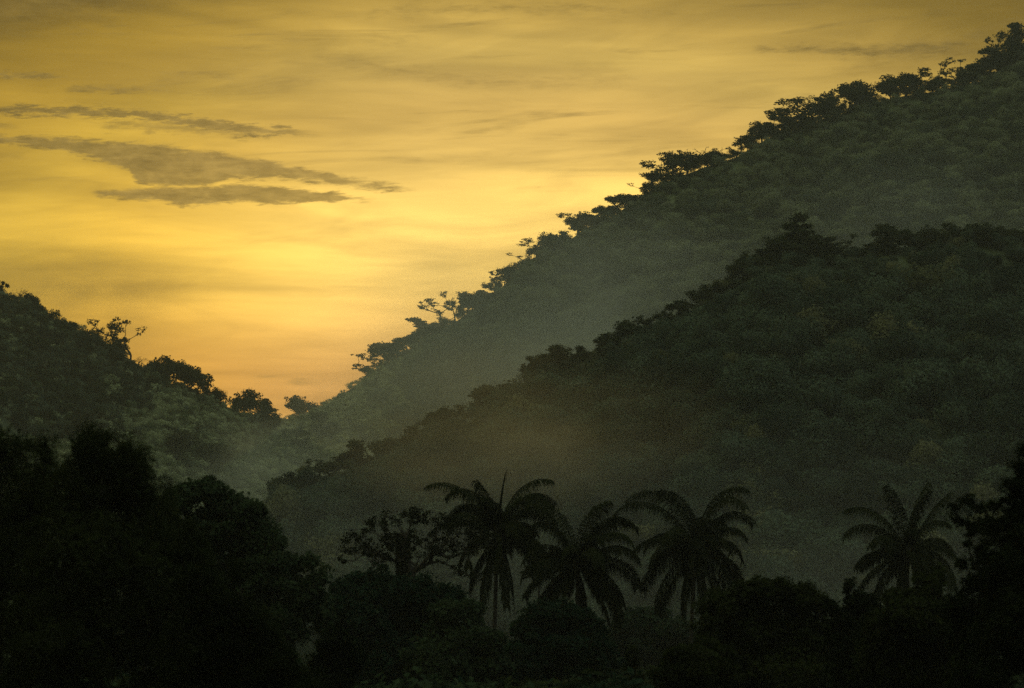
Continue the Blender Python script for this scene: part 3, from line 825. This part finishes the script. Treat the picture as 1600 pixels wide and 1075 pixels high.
# feathery trees at the left
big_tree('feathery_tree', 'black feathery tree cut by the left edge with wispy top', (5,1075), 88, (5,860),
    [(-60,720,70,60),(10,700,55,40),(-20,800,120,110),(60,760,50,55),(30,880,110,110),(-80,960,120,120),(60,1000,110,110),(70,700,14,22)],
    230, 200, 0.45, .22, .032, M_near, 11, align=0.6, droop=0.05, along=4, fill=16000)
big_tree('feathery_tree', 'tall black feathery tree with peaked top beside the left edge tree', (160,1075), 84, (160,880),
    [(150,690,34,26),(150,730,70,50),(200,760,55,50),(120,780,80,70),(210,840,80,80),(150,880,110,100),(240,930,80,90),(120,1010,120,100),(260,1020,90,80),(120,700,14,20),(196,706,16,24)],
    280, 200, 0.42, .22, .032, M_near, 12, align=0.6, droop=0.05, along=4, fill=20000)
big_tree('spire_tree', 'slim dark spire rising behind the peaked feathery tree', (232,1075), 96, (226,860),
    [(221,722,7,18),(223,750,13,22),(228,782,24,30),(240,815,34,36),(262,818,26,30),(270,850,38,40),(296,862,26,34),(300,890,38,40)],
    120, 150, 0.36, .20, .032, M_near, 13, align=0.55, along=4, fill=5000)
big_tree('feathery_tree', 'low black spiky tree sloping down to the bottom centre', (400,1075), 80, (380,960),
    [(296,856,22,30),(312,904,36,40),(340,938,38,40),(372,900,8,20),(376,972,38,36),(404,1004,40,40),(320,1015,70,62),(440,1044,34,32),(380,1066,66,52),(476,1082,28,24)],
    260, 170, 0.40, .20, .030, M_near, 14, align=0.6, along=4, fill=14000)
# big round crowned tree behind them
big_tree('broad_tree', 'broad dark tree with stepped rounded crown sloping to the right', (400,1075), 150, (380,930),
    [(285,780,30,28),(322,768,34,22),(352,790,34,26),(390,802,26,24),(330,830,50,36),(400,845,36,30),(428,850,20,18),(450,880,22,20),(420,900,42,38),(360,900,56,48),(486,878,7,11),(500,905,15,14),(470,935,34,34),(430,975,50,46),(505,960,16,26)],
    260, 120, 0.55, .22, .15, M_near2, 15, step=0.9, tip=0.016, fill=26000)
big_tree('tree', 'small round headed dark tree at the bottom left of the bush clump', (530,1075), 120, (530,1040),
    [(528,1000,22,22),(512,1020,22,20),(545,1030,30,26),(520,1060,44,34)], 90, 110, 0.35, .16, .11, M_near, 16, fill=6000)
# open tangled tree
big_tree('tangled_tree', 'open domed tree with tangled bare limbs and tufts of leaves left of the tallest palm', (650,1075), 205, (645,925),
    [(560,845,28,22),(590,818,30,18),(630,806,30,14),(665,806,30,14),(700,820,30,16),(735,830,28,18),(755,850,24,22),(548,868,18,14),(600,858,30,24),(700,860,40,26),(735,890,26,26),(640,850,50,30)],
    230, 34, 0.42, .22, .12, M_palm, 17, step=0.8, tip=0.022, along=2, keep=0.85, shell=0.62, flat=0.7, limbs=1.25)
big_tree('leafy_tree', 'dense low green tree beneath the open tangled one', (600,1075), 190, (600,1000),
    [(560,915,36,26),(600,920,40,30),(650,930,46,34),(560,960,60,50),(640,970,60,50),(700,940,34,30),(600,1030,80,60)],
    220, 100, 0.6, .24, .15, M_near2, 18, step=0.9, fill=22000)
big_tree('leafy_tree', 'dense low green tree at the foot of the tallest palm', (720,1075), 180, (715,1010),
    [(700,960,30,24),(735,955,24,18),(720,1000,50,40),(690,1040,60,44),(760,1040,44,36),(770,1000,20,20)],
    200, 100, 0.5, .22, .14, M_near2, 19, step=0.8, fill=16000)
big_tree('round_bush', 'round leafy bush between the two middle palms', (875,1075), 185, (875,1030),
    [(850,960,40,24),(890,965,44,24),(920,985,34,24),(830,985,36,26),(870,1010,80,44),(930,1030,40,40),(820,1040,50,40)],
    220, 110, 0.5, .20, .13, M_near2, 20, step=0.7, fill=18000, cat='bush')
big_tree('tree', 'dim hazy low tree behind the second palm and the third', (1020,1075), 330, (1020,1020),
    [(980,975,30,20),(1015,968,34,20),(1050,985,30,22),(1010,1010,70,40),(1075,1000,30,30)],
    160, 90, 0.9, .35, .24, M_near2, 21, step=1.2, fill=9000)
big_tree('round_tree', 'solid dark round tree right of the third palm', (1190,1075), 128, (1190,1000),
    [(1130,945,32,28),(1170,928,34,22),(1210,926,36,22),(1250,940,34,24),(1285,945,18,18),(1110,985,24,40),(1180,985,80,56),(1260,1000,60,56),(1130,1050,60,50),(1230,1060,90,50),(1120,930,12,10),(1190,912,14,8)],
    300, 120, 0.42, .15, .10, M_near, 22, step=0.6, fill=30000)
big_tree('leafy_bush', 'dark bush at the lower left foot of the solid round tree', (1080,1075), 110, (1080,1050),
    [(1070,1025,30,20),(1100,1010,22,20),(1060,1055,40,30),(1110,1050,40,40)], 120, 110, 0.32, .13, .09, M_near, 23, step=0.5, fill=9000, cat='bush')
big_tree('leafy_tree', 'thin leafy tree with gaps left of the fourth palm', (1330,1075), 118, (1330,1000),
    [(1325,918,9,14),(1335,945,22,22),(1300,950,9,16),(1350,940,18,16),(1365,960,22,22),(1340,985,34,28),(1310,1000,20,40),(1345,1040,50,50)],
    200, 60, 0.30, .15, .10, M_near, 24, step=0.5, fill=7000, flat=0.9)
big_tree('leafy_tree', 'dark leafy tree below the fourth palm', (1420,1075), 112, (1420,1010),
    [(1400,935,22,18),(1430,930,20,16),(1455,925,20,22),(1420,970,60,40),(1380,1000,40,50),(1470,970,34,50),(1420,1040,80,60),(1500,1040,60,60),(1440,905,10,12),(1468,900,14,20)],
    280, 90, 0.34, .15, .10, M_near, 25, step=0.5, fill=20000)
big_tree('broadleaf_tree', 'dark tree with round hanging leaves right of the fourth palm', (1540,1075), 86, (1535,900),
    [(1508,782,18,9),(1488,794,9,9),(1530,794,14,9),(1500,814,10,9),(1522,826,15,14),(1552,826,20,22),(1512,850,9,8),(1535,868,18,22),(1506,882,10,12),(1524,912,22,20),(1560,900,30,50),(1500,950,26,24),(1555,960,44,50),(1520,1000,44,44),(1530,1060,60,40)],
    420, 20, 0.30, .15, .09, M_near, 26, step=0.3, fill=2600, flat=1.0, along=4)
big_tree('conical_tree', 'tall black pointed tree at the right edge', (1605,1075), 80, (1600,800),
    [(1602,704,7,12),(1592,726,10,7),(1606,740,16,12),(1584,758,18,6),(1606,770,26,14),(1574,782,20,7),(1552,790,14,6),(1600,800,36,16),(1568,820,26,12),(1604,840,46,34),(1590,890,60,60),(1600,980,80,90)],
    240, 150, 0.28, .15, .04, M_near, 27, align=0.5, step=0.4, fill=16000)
big_tree('sapling', 'small upright leafy sapling between the second palm and the third', (988,1075), 150, (988,1050),
    [(988,1020,7,10),(990,1034,11,9),(984,1046,8,8),(994,1060,10,10)], 50, 40, 0.22, .18, .10, M_near, 28, step=0.4, tip=0.01, cat='sapling')

# dead standing trunk inside the tangled tree
def dead_trunk():
    D = 208; b = at(629, 1006, D); b[2] = -0.8; H = at(629, 834, D)[2]-b[2]
    o = empty('dead_trunk', b, 'thick dark broken trunk standing inside the tangled tree', 'trunk')
    z = np.linspace(0, H, 12); P = np.stack([0.12*np.sin(z*0.7), 0*z, z], 1); r = 0.55-0.012*z; r[-1] = 0.38; r[-2] = 0.46
    V, f = tube(P, r, 10); part('stem', mesh_from('stem', V, f, M_bark, True), o)
    rg = np.random.default_rng(3); q = rg.random(2600)*H; a = rg.random(2600)*6.28
    P2 = np.stack([np.cos(a)*0.55, np.sin(a)*0.55, q], 1); D2 = np.stack([np.cos(a)*0.3, np.sin(a)*0.3, -np.ones(2600)], 1)
    V, f = leaf_quads(P2, D2, .45, .12, rg); part('dead_leaves', mesh_from('dead_leaves', V, f, M_palm), o)
dead_trunk()

# ------------------------------------------------------------------ coconut palms
def frond_mesh(a, length, droop, phi, rg, closed=False, dead=False, lmax=1.35):
    """one feather leaf: a = start angle from upright (deg), droop = how far it bends over, phi = compass direction"""
    n = 26; h = np.array([math.cos(phi), math.sin(phi), 0.0]); up = np.array([0, 0, 1.0])
    P = [np.zeros(3)+h*0.12]; st = length/n; tw = rg.normal()*0.10
    lat = np.cross(h, up)
    for i in range(n):
        q = (i+0.5)/n; ang = R(min(a+(droop*1.15+(0 if dead or closed else 22))*q**1.9, 178))
        P.append(P[-1]+st*unit(math.sin(ang)*h+math.cos(ang)*up+lat*tw*q))
    roll = 0.0 if closed else (rg.normal()*0.45 if a < 75 else rg.uniform(0.4, 1.35)*(1 if rg.random() < 0.5 else -1))
    P = np.array(P); r = np.linspace(0.055, 0.010, n+1)*(3.2 if closed else 1.0)
    parts = [tube(P, r, 4)]
    T = unit(np.gradient(P, axis=0)); m = 90
    LP, LD, LL, LG = [], [], [], []
    Vs, Fs, o = [], [], 0
    for side in (-1, 1):
        s = np.linspace(0.10, 0.995, m) + rg.normal(size=m)*0.004
        x = s*n; i0 = np.clip(x.astype(int), 0, n-1); w = (x-i0)[:, None]
        p = P[i0]*(1-w)+P[i0+1]*w; t_ = unit(T[i0]*(1-w)+T[np.minimum(i0+1, n)]*w)
        L = lmax*np.sin(np.pi*np.clip(0.10+0.80*s, 0, 1))**0.55*(0.65+0.5*rg.random(m))
        if closed: L = L*0.75
        l_ = unit(np.cross(t_, up)+lat*1e-3)
        l_ = (l_*math.cos(roll)+np.cross(t_, l_)*math.sin(roll))*side
        g = (0.15 if closed else 0.75)+0.45*rg.random(m)
        if dead: g = g+0.6
        cl = np.interp(s, np.linspace(0, 1, 12), rg.random(12))[:, None]*1.0      # leaflets hang in uneven bunches
        fw = 1.6 if closed else 0.35+0.5*cl
        d0 = unit(l_*(0.25 if closed else 0.9)+t_*fw - up*g[:, None]*0.6)
        d1 = unit(l_*(0.2 if closed else 0.55)+t_*fw*0.8 - up*g[:, None]*1.9)
        nrm = unit(np.cross(d0, t_)); wd = unit(np.cross(nrm, d0)); W = 0.034
        a0, a1 = p-wd*W*0.6, p+wd*W*0.6
        mp = p+d0*L[:, None]*0.5; b0, b1 = mp-wd*W, mp+wd*W
        e = mp+d1*L[:, None]*0.5; c0, c1 = e-wd*W*0.15, e+wd*W*0.15
        V = np.stack([a0, a1, b1, b0, c1, c0], 1).reshape(-1, 3); k = np.arange(m)[:, None]*6
        f = np.concatenate([k+np.array([0, 1, 2, 3]), k+np.array([3, 2, 4, 5])])
        parts.append((V, f))
    V, f = join(parts)
    return mesh_from('frond', V, f, M_palm)
def palm(label, u, v, D, foot_u, fronds, seed, extra=13, nuts=6, lean=0.0):
    rg = np.random.default_rng(seed)
    b = at(foot_u, 1006, D); b[2] = -0.6; top = at(u, v, D)-b
    o = empty('coconut_palm', b, label, 'palm tree', 'coconut palms before the middle hill')
    n = 26; q = np.linspace(0, 1, n)
    P = np.stack([top[0]*(q**1.5), 0.2*np.sin(q*3), top[2]*q], 1); P[-1] = (top[0], 0, top[2])
    r = 0.16+0.12*np.exp(-q*9)+0.012*(np.arange(n) % 2); r[-1] = 0.2
    V, f = tube(P, r, 9); part('trunk', mesh_from('trunk', V, f, M_bark, True), o)
    top = P[-1]
    def add(me, dz=0.0, name='frond'):
        p = part(name, me, o); p.location = tuple(top+np.array([0, 0, dz])); return p
    s = D/F
    for (a, L, dr, *fl) in fronds:
        fl = fl[0] if fl else ''
        if not fl and abs(a) < 45: L, dr = L*(1.34 if abs(a) < 35 else 1.16), dr*1.0
        phi = (0 if a >= 0 else math.pi)+rg.normal()*0.5
        if not fl: a, L = a+rg.normal()*4, L*(0.88+0.22*rg.random())
        if 's' in fl: phi = 0.2 if a >= 0 else math.pi
        add(frond_mesh(abs(a), L*s, dr, phi, rg, closed='s' in fl, dead='d' in fl), -0.25 if 'd' in fl else 0.0, 'spear_leaf' if 's' in fl else 'frond')
    for i in range(extra):
        phi = (1 if i % 2 else -1)*math.pi/2+rg.normal()*0.5
        add(frond_mesh(8+rg.random()*100, 4.9*(0.75+0.25*rg.random()), 70+rg.random()*45, phi, rg))
    for i in range(nuts):
        a = rg.random()*6.28; bm = bpy.data.meshes.new('coconut')
        # egg shaped nut as a closed ring lathe
        ph = np.linspace(0, math.pi, 8); P2 = np.stack([0*ph, 0*ph, -np.cos(ph)*0.16], 1); P2[:, 2] += 1e-4*np.arange(8)
        V, f = tube(P2, np.maximum(0.004, np.sin(ph)*0.125), 8)
        p = part('coconut', mesh_from('coconut', V, f, M_bark, True), o)
        p.location = tuple(top+np.array([math.cos(a)*0.32, math.sin(a)*0.32, -0.35-0.25*rg.random()]))
    # fibrous crown shaft
    z = np.linspace(-0.6, 0.5, 8); P3 = np.stack([0*z, 0*z, z], 1)+top
    V, f = tube(P3, 0.2+0.16*np.sin(np.linspace(0.2, 2.9, 8)), 9); part('crownshaft', mesh_from('crownshaft', V, f, M_bark, True), o)
    return o
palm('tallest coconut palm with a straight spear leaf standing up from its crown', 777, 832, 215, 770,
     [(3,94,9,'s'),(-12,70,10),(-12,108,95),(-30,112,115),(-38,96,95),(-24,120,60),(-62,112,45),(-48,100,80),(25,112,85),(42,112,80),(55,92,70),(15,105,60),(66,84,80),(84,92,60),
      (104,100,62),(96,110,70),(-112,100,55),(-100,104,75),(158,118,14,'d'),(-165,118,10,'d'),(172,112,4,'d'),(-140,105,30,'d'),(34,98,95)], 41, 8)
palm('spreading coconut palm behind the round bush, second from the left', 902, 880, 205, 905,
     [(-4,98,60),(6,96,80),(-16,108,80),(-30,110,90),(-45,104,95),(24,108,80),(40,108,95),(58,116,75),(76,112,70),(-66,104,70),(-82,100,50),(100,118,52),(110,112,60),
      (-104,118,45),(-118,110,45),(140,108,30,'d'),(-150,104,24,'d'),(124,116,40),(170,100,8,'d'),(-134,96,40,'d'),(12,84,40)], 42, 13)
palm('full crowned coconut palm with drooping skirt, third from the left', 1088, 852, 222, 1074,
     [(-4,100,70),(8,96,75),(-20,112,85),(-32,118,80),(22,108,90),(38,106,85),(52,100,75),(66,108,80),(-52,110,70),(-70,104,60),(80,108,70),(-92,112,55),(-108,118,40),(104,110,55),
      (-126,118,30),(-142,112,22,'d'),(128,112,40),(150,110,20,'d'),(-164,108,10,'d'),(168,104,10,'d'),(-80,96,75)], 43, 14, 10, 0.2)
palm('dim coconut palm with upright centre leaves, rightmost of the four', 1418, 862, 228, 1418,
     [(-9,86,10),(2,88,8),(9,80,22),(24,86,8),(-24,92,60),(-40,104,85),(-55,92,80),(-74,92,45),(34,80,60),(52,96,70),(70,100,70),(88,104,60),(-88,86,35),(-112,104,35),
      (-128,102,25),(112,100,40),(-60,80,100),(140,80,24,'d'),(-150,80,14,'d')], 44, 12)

# small spiky palmettos showing behind the first palms
def palmetto(u, vt, D, label, seed):
    rg = np.random.default_rng(seed); b = at(u, 1006, D); b[2] = -0.5; H = at(u, vt, D)[2]+0.5
    o = empty('palmetto', b, label, 'palm shrub')
    P = np.array([[0, 0, z] for z in np.linspace(0, H-1.6, 6)]); V, f = tube(P, np.full(6, 0.12), 6); part('trunk', mesh_from('trunk', V, f, M_bark, True), o)
    for i in range(13):
        p = part('frond', frond_mesh(10+rg.random()*75, 1.9, 30, i*0.62, rg, lmax=0.4), o); p.location = (0, 0, H-1.6)
palmetto(842, 876, 262, 'small spiky palm showing between the two left palms', 51)
palmetto(1152, 742, 520, 'faint pale palm on the middle hillside above the third palm', 52)

# ------------------------------------------------------------------ haze
def haze():
    me = bpy.data.meshes.new('haze')
    x0, x1, y0, y1, z0, z1 = -700, 700, -80, 1600, -12, 380
    v = [(x, y, z) for x in (x0, x1) for y in (y0, y1) for z in (z0, z1)]
    f = [(0, 1, 3, 2), (4, 6, 7, 5), (0, 4, 5, 1), (2, 3, 7, 6), (0, 2, 6, 4), (1, 5, 7, 3)]
    me.from_pydata(v, [], f); me.update()
    o = struct('haze', me, 'stuff', 'thin evening haze filling the valley')
    m = bpy.data.materials.new('haze'); m.use_nodes = True; n = m.node_tree.nodes; n.clear()
    pv = n.new('ShaderNodeVolumePrincipled'); pv.inputs['Color'].default_value = (.86, .86, .70, 1); pv.inputs['Density'].default_value = 0.00014
    pv.inputs['Anisotropy'].default_value = 0.25
    ou = n.new('ShaderNodeOutputMaterial'); m.node_tree.links.new(pv.outputs[0], ou.inputs['Volume'])
    me.materials.append(m)
haze()

def mist(name, label, c, rad, dens, col, seed, nscale=2.2):
    """a soft edged body of drifting mist or smoke with its own extent in the valley"""
    me = bpy.data.meshes.new(name)
    import bmesh
    bm = bmesh.new(); bmesh.ops.create_icosphere(bm, subdivisions=3, radius=1.0); bm.to_mesh(me); bm.free()
    o = struct(name, me, 'stuff', label); o.location = tuple(c); o.scale = rad
    m = new_mat(name); n = m.node_tree.nodes; l = m.node_tree.links
    tc_ = n.new('ShaderNodeTexCoord'); ln = n.new('ShaderNodeVectorMath'); ln.operation = 'LENGTH'
    l.new(tc_.outputs['Object'], ln.inputs[0])
    ad = n.new('ShaderNodeVectorMath'); ad.operation = 'ADD'; l.new(tc_.outputs['Object'], ad.inputs[0]); ad.inputs[1].default_value = (seed, 0, 0)
    nz = noise(E(ad.outputs[0]), nscale, 3, 0.55, 0.4)
    rr = E(ln.outputs['Value'])
    d = smooth(rr, 0.0, 1.0, 1.0, 0.0)*smooth(nz, 0.32, 0.72, 0.15, 1.9)*dens
    pv = n.new('ShaderNodeVolumePrincipled'); pv.inputs['Color'].default_value = (*col, 1); pv.inputs['Anisotropy'].default_value = 0.2
    l.new(d.k, pv.inputs['Density']); ou = n.new('ShaderNodeOutputMaterial'); l.new(pv.outputs[0], ou.inputs['Volume'])
    me.materials.append(m)
mist('mist', 'pale mist lying in the valley below the far hillside', at(690, 650, 1000), (105, 90, 46), 0.0060, (.95, .95, .76), 1.0)
mist('mist', 'thin high mist drifting before the far hillside', at(900, 520, 1010), (115, 100, 62), 0.0095, (.92, .94, .80), 3.0, 1.4)
mist('mist', 'faint mist hanging before the upper right of the far hillside', at(1420, 380, 960), (95, 90, 50), 0.0020, (.90, .94, .82), 17.0, 1.4)
mist('mist', 'greenish mist over the lower left hillside', at(440, 730, 810), (46, 70, 26), 0.0070, (.92, .94, .74), 7.0)
mist('mist', 'low dim mist behind the palms at the foot of the middle hill', at(1000, 860, 400), (95, 70, 26), 0.0022, (.88, .90, .80), 12.0, 1.6)
mist('smoke', 'brownish smoke drifting over the middle crest', at(810, 670, 590), (56, 44, 26), 0.0115, (1.0, .74, .38), 5.0, 1.4)
mist('smoke', 'thin smoke rising over the left crest', at(110, 470, 960), (66, 40, 32), 0.012, (.62, .52, .32), 9.0, 2.4)
cy.volume_step_rate = 3.0; cy.volume_max_steps = 96
